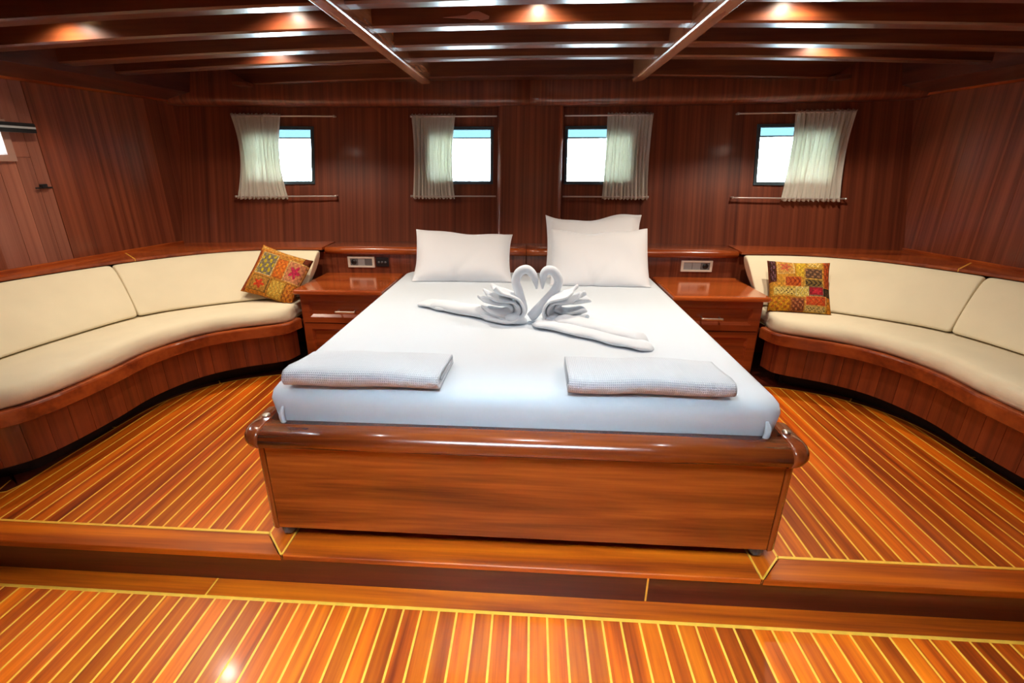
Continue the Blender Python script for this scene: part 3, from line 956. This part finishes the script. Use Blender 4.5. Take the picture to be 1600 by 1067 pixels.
# ------------------------------------------------------------------ settees
for s, who in ((-1, 'beneath the hull door'), (1, 'along the plain planked wall')):
    rc = curve(RC, 90)
    t = thing('settee_base', (s * 2.2, 2.2, 0), 'curved built-in mahogany settee base %s' % who, 'settee', 'curved settees')
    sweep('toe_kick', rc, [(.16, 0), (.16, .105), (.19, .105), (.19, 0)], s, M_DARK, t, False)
    rm = sweep('seat_rim', rc, [(.003, .280), (.0, .283), (.0, .336), (.003, .343), (.010, .346), (.10, .346), (.10, .28)], s, W_RIM, t, False)
    # upright staves
    pth = off(rc, .045)
    d = [0]
    for a, b in zip(pth, pth[1:]): d.append(d[-1] + (b - a).length)
    nst = int(d[-1] / .085)

    def at(dist):
        j = max(0, min(len(d) - 2, sum(1 for v in d if v <= dist) - 1))
        u = (dist - d[j]) / max(1e-9, d[j + 1] - d[j])
        return pth[j].lerp(pth[j + 1], u)
    for k in range(nst):
        a0, a1 = d[-1] * k / nst + .0008, d[-1] * (k + 1) / nst - .0008
        pp = [at(a0 + (a1 - a0) * m / 3) for m in range(4)]
        nn = off(pp, .018)
        prism('stave', [(s * p[0], p[1]) for p in pp] + [(s * p[0], p[1]) for p in nn[::-1]], .095, .285, W_STAVE, t)
    # seat board and plinth
    sb = curve(SB, 40); r40 = curve(RC, 40)
    bm = bmesh.new()
    R_ = []
    for p, q_, n_ in zip(r40, sb, normals(r40)):
        p = p + n_ * .09
        R_.append([bm.verts.new((s * p[0], p[1], .30)), bm.verts.new((s * p[0], p[1], .340)), bm.verts.new((s * q_[0], q_[1], .340)), bm.verts.new((s * q_[0], q_[1], .30))])
    for a, b in zip(R_, R_[1:]):
        for k in range(4): bm.faces.new((a[k], a[(k + 1) % 4], b[(k + 1) % 4], b[k]))
    bm.faces.new(R_[0]); bm.faces.new(R_[-1][::-1])
    from_bm('seat_board', bm, W_STAVE, t)
    # seat cushion
    rings = []
    fr = curve(RC, 60); bk = curve(SB, 60); nf = normals(fr)
    for i, (p, q_) in enumerate(zip(fr, bk)):
        e = min(i, 60 - i)
        zt = {0: .395, 1: .425, 2: .434}.get(e, .437)
        f = p + nf[i] * (.020 + (.02 if e == 0 else .006 if e == 1 else 0))
        dirv = (q_ - f).normalized()
        wob = .004 * sin(i * .7) + .003 * sin(i * 1.9)
        sec = [(f + dirv * .012, .348), (f + dirv * (-.004 + wob), .362), (f + dirv * (-.002 + wob), .390), (f + dirv * .012, zt - .022), (f + dirv * .035, zt - .007), (f + dirv * .075, zt), (f + dirv * .2, zt + .002), (q_ - dirv * .05, zt - .004), (q_, zt - .01), (q_, .348)]
        rings.append([(s * v[0], v[1], z) for v, z in sec])
    o = loft('seat_cushion', rings, M_CREAM, None, True)
    tag(o, 'long curved cream seat cushion on the settee %s' % who, 'seat cushion', 'settee seat cushions')
    # two back cushions
    for t0, t1, lb in ((0.0, 3.02, 'cream back cushion farther from the nightstand, settee %s'), (3.028, 6.0, 'cream back cushion curving to the nightstand, settee %s')):
        n = 34
        uu = [0, .004, .014] + [.035 + .93 * i / (n - 6) for i in range(n - 5)] + [.986, .996, 1]
        bp = [cat(BF, t0 + (t1 - t0) * u) for u in uu]
        tp = [cat(TF, t0 + (t1 - t0) * u) for u in uu]
        nb, nt_ = normals(bp), normals(tp)
        rings = []
        for i in range(n + 1):
            b0, b1 = Vector((*bp[i], .438)), Vector((*tp[i], .70))
            th = Vector((nt_[i][0], nt_[i][1], 0))
            tb = Vector((nb[i][0], nb[i][1], 0))
            bul = -.012 + .005 * sin(i * .55)
            sec = [b0 + tb * .01 + Vector((0, 0, .003)), b0 + (b1 - b0) * .04 - tb * .002, b0.lerp(b1, .25) + tb * bul, b0.lerp(b1, .55) + tb * bul, b0.lerp(b1, .82) + tb * (bul * .5), b0.lerp(b1, .95) + th * .006,
                   b1 + th * .028 + Vector((0, 0, .004)), b1 + th * .055 + Vector((0, 0, .002)), b1 + th * .078 - Vector((0, 0, .012)), b0.lerp(b1, .6) + th * .12, b0 + tb * .13 + Vector((0, 0, .003)), b0 + tb * .06 + Vector((0, 0, .001))]
            c = sum(sec, Vector()) / len(sec)
            e = min(i, n - i)
            k = {0: .90, 1: .97}.get(e, 1.0)
            sec = [c + (v - c) * k for v in sec]
            rings.append([(s * v[0], v[1], v[2]) for v in sec])
        o = loft('back_cushion', rings, M_CREAM, None, True)
        o.modifiers.new('smooth', 'SUBSURF').levels = 1
        o.modifiers['smooth'].render_levels = 1
        tag(o, lb % who, 'back cushion', 'settee back cushions')

# ------------------------------------------------------------------ printed scatter cushions


def lin(h):
    out = []
    for k in (0, 2, 4):
        out.append(int(h[k:k + 2], 16) / 255)
    return out


def scatter(w, t, M, patches, base, label, seed):
    rnd = random.Random(seed)
    n = 84
    bm = bmesh.new()
    col = bm.loops.layers.color.new('print')

    def colour(u, v):
        c = lin(base)
        for (u0, u1, v0, v1, fill, bord, motif, mcol) in patches:
            if u0 <= u <= u1 and v0 <= v <= v1:
                e = min(u - u0, u1 - u, v - v0, v1 - v)
                c = lin(bord) if e < .016 else lin(fill)
                pu, pv = (u - u0) / (u1 - u0), (v - v0) / (v1 - v0)
                if e >= .024 and motif == 'flower':
                    r = sqrt((pu - .5) ** 2 + (pv - .5) ** 2); a = math.atan2(pv - .5, pu - .5)
                    if r < .24 + .09 * cos(5 * a): c = lin(mcol)
                elif e >= .024 and motif == 'leaves':
                    if sin(17 * pu + 4 * pv) * sin(15 * pv - 3 * pu) > .25: c = lin(mcol)
                elif e >= .024 and motif == 'bars':
                    if sin(26 * pu + 2 * sin(9 * pv)) > .35: c = lin(mcol)
                elif e >= .024 and motif == 'script':
                    if sin(40 * pu) * sin(14 * pv + 6 * pu) > .45: c = lin(mcol)
        return c
    grids = []
    for sd in (1, -1):
        g = []
        for j in range(n + 1):
            row = []
            for i in range(n + 1):
                u, v = 2 * i / n - 1, 2 * j / n - 1
                kx = 1 - .07 * (1 - v * v) * abs(u) ** 2
                ky = 1 - .07 * (1 - u * u) * abs(v) ** 2
                th = ((1 - u ** 4) * (1 - v ** 4)) ** .5 * t / 2 + .003
                z = sd * th + .005 * sin(4 * u + seed) * sin(3.5 * v)
                row.append(bm.verts.new((u * w / 2 * kx, v * w / 2 * ky, z)))
            g.append(row)
        grids.append(g)
        for j in range(n):
            for i in range(n):
                f = bm.faces.new((g[j][i], g[j][i + 1], g[j + 1][i + 1], g[j + 1][i]))
                c = colour((i + .5) / n, (j + .5) / n) if sd > 0 else lin(base)
                m_ = .66 + .30 * rnd.random() + .10 * sin(i * .9) * sin(j * .7)
                for l in f.loops: l[col] = (*[min(1, q_ * m_) for q_ in c], 1)
    A, B = grids
    rim = lambda g: g[0][:-1] + [r[-1] for r in g[:-1]] + g[-1][:0:-1] + [r[0] for r in g[:0:-1]]
    ra, rb = rim(A), rim(B)
    for i in range(len(ra)):
        j = (i + 1) % len(ra)
        f = bm.faces.new((ra[i], ra[j], rb[j], rb[i]))
        for l in f.loops: l[col] = (*lin('8a4a14'), 1)
    bm.transform(M)
    for v in bm.verts:
        if v.co.z < .4425: v.co.z = .4425 + (v.co.z - .4425) * .03
    o = from_bm('scatter_cushion', bm, M_PRINT, None, True)
    return tag(o, label, 'cushion', 'printed patchwork scatter cushions')


def frame_matrix(center, facing, up, roll):
    z = Vector(facing).normalized()
    y = Vector(up) - z * z.dot(Vector(up)); y.normalize()
    x = y.cross(z)
    M = Matrix((x, y, z)).transposed().to_4x4()
    return Matrix.Translation(center) @ M @ Matrix.Rotation(roll, 4, 'Z')


P1 = [(.0, 1, .88, 1, 'd98a2c', 'c8742a', 'bars', 'e8b45a'), (.0, .10, .0, .88, 'a8481a', 'd8862a', None, None), (.12, .44, .40, .86, '8a7a5a', 'f0cf8c', 'leaves', 'd8b820'),
      (.46, .68, .42, .80, 'e8721c', 'c85a14', 'leaves', 'f08a28'), (.66, 1.0, .40, .84, 'd88a5a', 'e8b868', 'flower', 'd22a50'), (.14, .46, .06, .37, 'c88a34', '7a5a28', 'flower', 'e8481c'),
      (.48, .78, .0, .38, 'd8a238', 'b87a20', 'bars', 'e8c050'), (.78, 1.0, .0, .38, 'e08a28', '8a4a18', 'leaves', 'b85a18'), (.1, .5, .0, .06, 'e08a28', 'e08a28', None, None), (.88, 1, .84, 1, '7a3418', '5a2410', None, None)]
scatter(.335, .09, frame_matrix((-1.572, 2.912, .587), (.16, -.80, .57), (.0, .3, 1), radians(-18)), P1, 'd08a30',
        'orange patchwork print cushion tilted on its corner against the nightstand', 1)
P2 = [(0, .12, .55, 1, '4a2418', '7a3a1c', 'leaves', '8a5a68'), (.13, .40, .70, 1, 'e0a048', 'f0c878', 'flower', 'd8683c'), (.41, .60, .62, 1, 'e8b428', 'd89420', 'bars', 'f0c83c'),
      (.60, .86, .84, 1, 'e8b440', 'e0a838', 'script', 'f8e8b0'), (.55, .86, .62, .84, '6a4a34', 'd8a040', 'leaves', 'a87850'), (.86, 1, .45, 1, 'a84818', 'd88428', 'leaves', 'e8602c'),
      (.24, .52, .46, .66, 'd8641c', 'e8a03c', 'bars', 'a83a14'), (.55, .86, .46, .62, '8a6a30', 'd8a848', 'bars', '3a2a1c'), (.06, .42, .30, .46, 'e8c868', 'd8b048', 'script', '6a4a2c'),
      (.42, .66, .28, .46, 'e0c050', 'e8d080', 'script', 'f0e0a0'), (.62, .86, .30, .48, 'a81c28', '8a6a50', 'flower', 'd82838'), (.86, 1, .28, .45, '4a3420', '2a1a10', 'leaves', '6a4a24'),
      (0, .34, .0, .27, 'e8a01c', 'c87814', 'leaves', 'c86a18'), (.35, .56, .0, .26, '8a4424', 'b86a2c', 'leaves', 'c87848'), (.57, .90, .12, .30, 'd84c1c', 'f0a858', 'bars', 'e86a2c'),
      (.56, .90, .0, .12, 'e8c070', 'd8a840', 'script', '5a4a38'), (.90, 1, .0, .28, 'e08a20', 'b86a18', None, None)]
scatter(.335, .09, frame_matrix((1.615, 2.888, .565), (-.18, -.78, .58), (0, .3, 1), radians(-3)), P2, 'd8962c',
        'yellow and red patchwork print cushion standing upright on the settee', 2)

# ------------------------------------------------------------------ towel swans
ZM = .563


def swan(s, label, tail):
    """one towel: curled neck, folded wings opening outward, trailing end"""
    t = thing('towel_swan', (.02 if s < 0 else .06, 2.12, ZM), label, 'towel swan', 'pair of towel swans')
    yb = 2.12
    if s < 0:
        npts = [(-.036, .586), (-.016, .598), (-.002, .626), (-.010, .665), (-.022, .71), (-.034, .752), (-.020, .793), (.014, .808), (.042, .786), (.055, .752), (.061, .722)]
        inner = -.012
    else:
        npts = [(.032, .586), (.046, .596), (.066, .620), (.100, .660), (.140, .708), (.158, .756), (.138, .797), (.108, .806), (.090, .786), (.087, .752), (.086, .722)]
        inner = .112
    tube('neck', [(x, yb + .012 * sin(pi * i / 10), z) for i, (x, z) in enumerate(npts)], [.020, .024, .023, .022, .021, .0205, .0205, .020, .018, .012, .004], M_TERRY, t, 14, 70)
    tube('breast', [(inner - s * .028, yb - .03, ZM + .014), (inner - s * .005, yb - .035, ZM + .022), (inner + s * .03, yb - .03, ZM + .026), (inner + s * .075, yb - .005, ZM + .02)], [.010, .021, .025, .012], M_TERRY, t, 14)
    # wings: nested C-shaped folds, closed toward the neck, tips fanning outward
    folds = [([(.155, .014), (.10, .010), (.045, .016), (.004, .050), (.000, .085), (.022, .122), (.060, .138), (.100, .150), (.128, .172)], .135),
             ([(.185, .030), (.12, .024), (.062, .030), (.026, .056), (.024, .084), (.046, .108), (.085, .116), (.128, .122), (.165, .140)], .120),
             ([(.175, .062), (.12, .046), (.080, .048), (.052, .062), (.052, .080), (.074, .090), (.11, .092), (.150, .098), (.192, .104)], .105)]
    for k, (pts, w0) in enumerate(folds):
        n = 36; bm = bmesh.new(); L = []
        m = len(pts) - 1
        for i in range(n + 1):
            u = i / n
            c = cat(pts, m * u)
            e = min(u, 1 - u)
            w_ = w0 * (.50 + .50 * min(1, e / .16) ** .7)
            row = []
            for j in range(9):
                v = j / 8 - .5
                row.append(bm.verts.new((inner + s * (c[0] - .05 * v * v + .012 * sin(5 * v + k)), yb + .005 + .012 * k + v * w_ + .02 * u * (k - 1),
                                         max(ZM + .008, ZM + c[1] + .012 * sin(8 * v + 2 * k + s) * (1 - 4 * e * e) - .03 * v * v))))
            L.append(row)
        for p, q_ in zip(L, L[1:]):
            for j in range(8): bm.faces.new((p[j], p[j + 1], q_[j + 1], q_[j]))
        o = from_bm('wing_fold', bm, M_TERRY, t, True)
        sm = o.modifiers.new('cloth', 'SOLIDIFY'); sm.thickness = .012; sm.offset = 0
        o.modifiers.new('smooth', 'SUBSURF').levels = 1
        o.modifiers['smooth'].render_levels = 1
    # trailing end of the towel
    for k, (pts, w0, h0) in enumerate(tail):
        n = 26; rings = []
        m = len(pts) - 1
        for i in range(n + 1):
            c = cat(pts, m * i / n); a = cat(pts, min(m, m * (i + .5) / n)); b = cat(pts, max(0, m * (i - .5) / n))
            tn = (a - b); tn.z = 0; tn.normalize(); sd = Vector((-tn[1], tn[0], 0))
            e = min(1, min(i, n - i) / 2.5); e = sqrt(max(.05, e))
            ww = w0 * (1 - .18 * i / n) * e * (1 + .10 * sin(i * .8 + k)); hh = h0 * (1 - .3 * i / n) * e
            rings.append([tuple(c + sd * ww * cos(q_) * (1 if abs(cos(q_)) < .99 else .97) + Vector((0, 0, hh * (1 + sin(q_)) + .0015 * sin(3 * q_ + i)))) for q_ in [2 * pi * j / 16 for j in range(16)]])
        loft('trailing_fold', rings, M_TERRY, t, True)
    return t


zb = ZM + .002
swan(-1, 'white towel swan whose trailing end points to the lone pillow side',
     [([(-.00, 2.135, zb), (-.14, 2.20, zb), (-.30, 2.27, zb), (-.42, 2.335, zb), (-.545, 2.40, zb)], .080, .020),
      ([(-.03, 2.125, zb), (-.15, 2.165, zb), (-.27, 2.215, zb), (-.37, 2.275, zb), (-.47, 2.33, zb + .004)], .050, .029)])
swan(1, 'white towel swan whose trailing end reaches toward the folded waffle towels',
     [([(.05, 2.085, zb), (.17, 2.02, zb), (.30, 1.93, zb), (.41, 1.85, zb), (.515, 1.785, zb)], .066, .018),
      ([(.13, 2.09, zb), (.24, 2.04, zb), (.34, 1.975, zb), (.43, 1.905, zb), (.51, 1.855, zb)], .060, .027)])

# ------------------------------------------------------------------ folded waffle towels


def folded(xa, xb, yf, yb_, label, seed, rz):
    rnd = random.Random(seed)
    # path of the cloth in the (y, z) plane
    path = []
    r = .0255
    L0 = [(yb_ - .02, .006)]
    path += [(yb_ - .01, .004), (yf + .08, .004), (yf + .03, .004)]
    for k in range(1, 8):
        a = -pi / 2 - k * pi / 8
        path.append((yf + .023 + .023 * cos(a), .026 + .022 * sin(a)))
    path += [(yf + .05, .048), (yf + .11, .040), (yf + .17, .036), (yb_ - .03, .033)]
    for k in range(1, 6):
        a = pi / 2 - k * pi / 6
        path.append((yb_ - .03 + .009 * cos(a), .024 + .009 * sin(a)))
    path += [(yb_ - .06, .016), (yf + .12, .018), (yf + .05, .020)]
    bm = bmesh.new(); uvl = bm.loops.layers.uv.new('UVMap')
    NX = 44; rows = []
    ph = [rnd.uniform(0, 6) for _ in range(4)]
    dist = [0]
    for p, q_ in zip(path, path[1:]): dist.append(dist[-1] + sqrt((p[0] - q_[0]) ** 2 + (p[1] - q_[1]) ** 2))
    for (y, z), d_ in zip(path, dist):
        row = []
        for i in range(NX + 1):
            u = i / NX
            x = xa + (xb - xa) * u
            bulge = 1 + .16 * sin(pi * u + .3) * sin(2.2 * u + ph[0]) - .10 * u
            skew = .010 * sin(2.5 * u + ph[1])
            zz = z * bulge + .002 * sin(11 * u + ph[2] + 20 * y)
            row.append((bm.verts.new((x + .02 * (y - yf) * (1 if seed % 2 else -1), y + skew, ZM + .007 + zz)), (x, d_)))
        rows.append(row)
    for a, b in zip(rows, rows[1:]):
        for i in range(NX):
            q_ = (a[i], a[i + 1], b[i + 1], b[i])
            f = bm.faces.new([v[0] for v in q_])
            for l, v in zip(f.loops, q_): l[uvl].uv = v[1]
    c = Vector(((xa + xb) / 2, (yf + yb_) / 2, 0))
    bm.transform(Matrix.Translation(c) @ Matrix.Rotation(rz, 4, 'Z') @ Matrix.Translation(-c))
    o = from_bm('folded_towel', bm, M_WAFFLE, None, True)
    sm = o.modifiers.new('cloth', 'SOLIDIFY'); sm.thickness = .011; sm.offset = 0
    return tag(o, label, 'towel', 'folded waffle towels')


folded(-.755, -.250, 1.364, 1.615, 'white waffle towel folded flat at the bed foot, on the lone pillow side', 1, radians(-1))
folded(.160, .668, 1.362, 1.615, 'white waffle towel folded with a bulging front roll, below the trailing swan towel', 2, radians(-1.5))
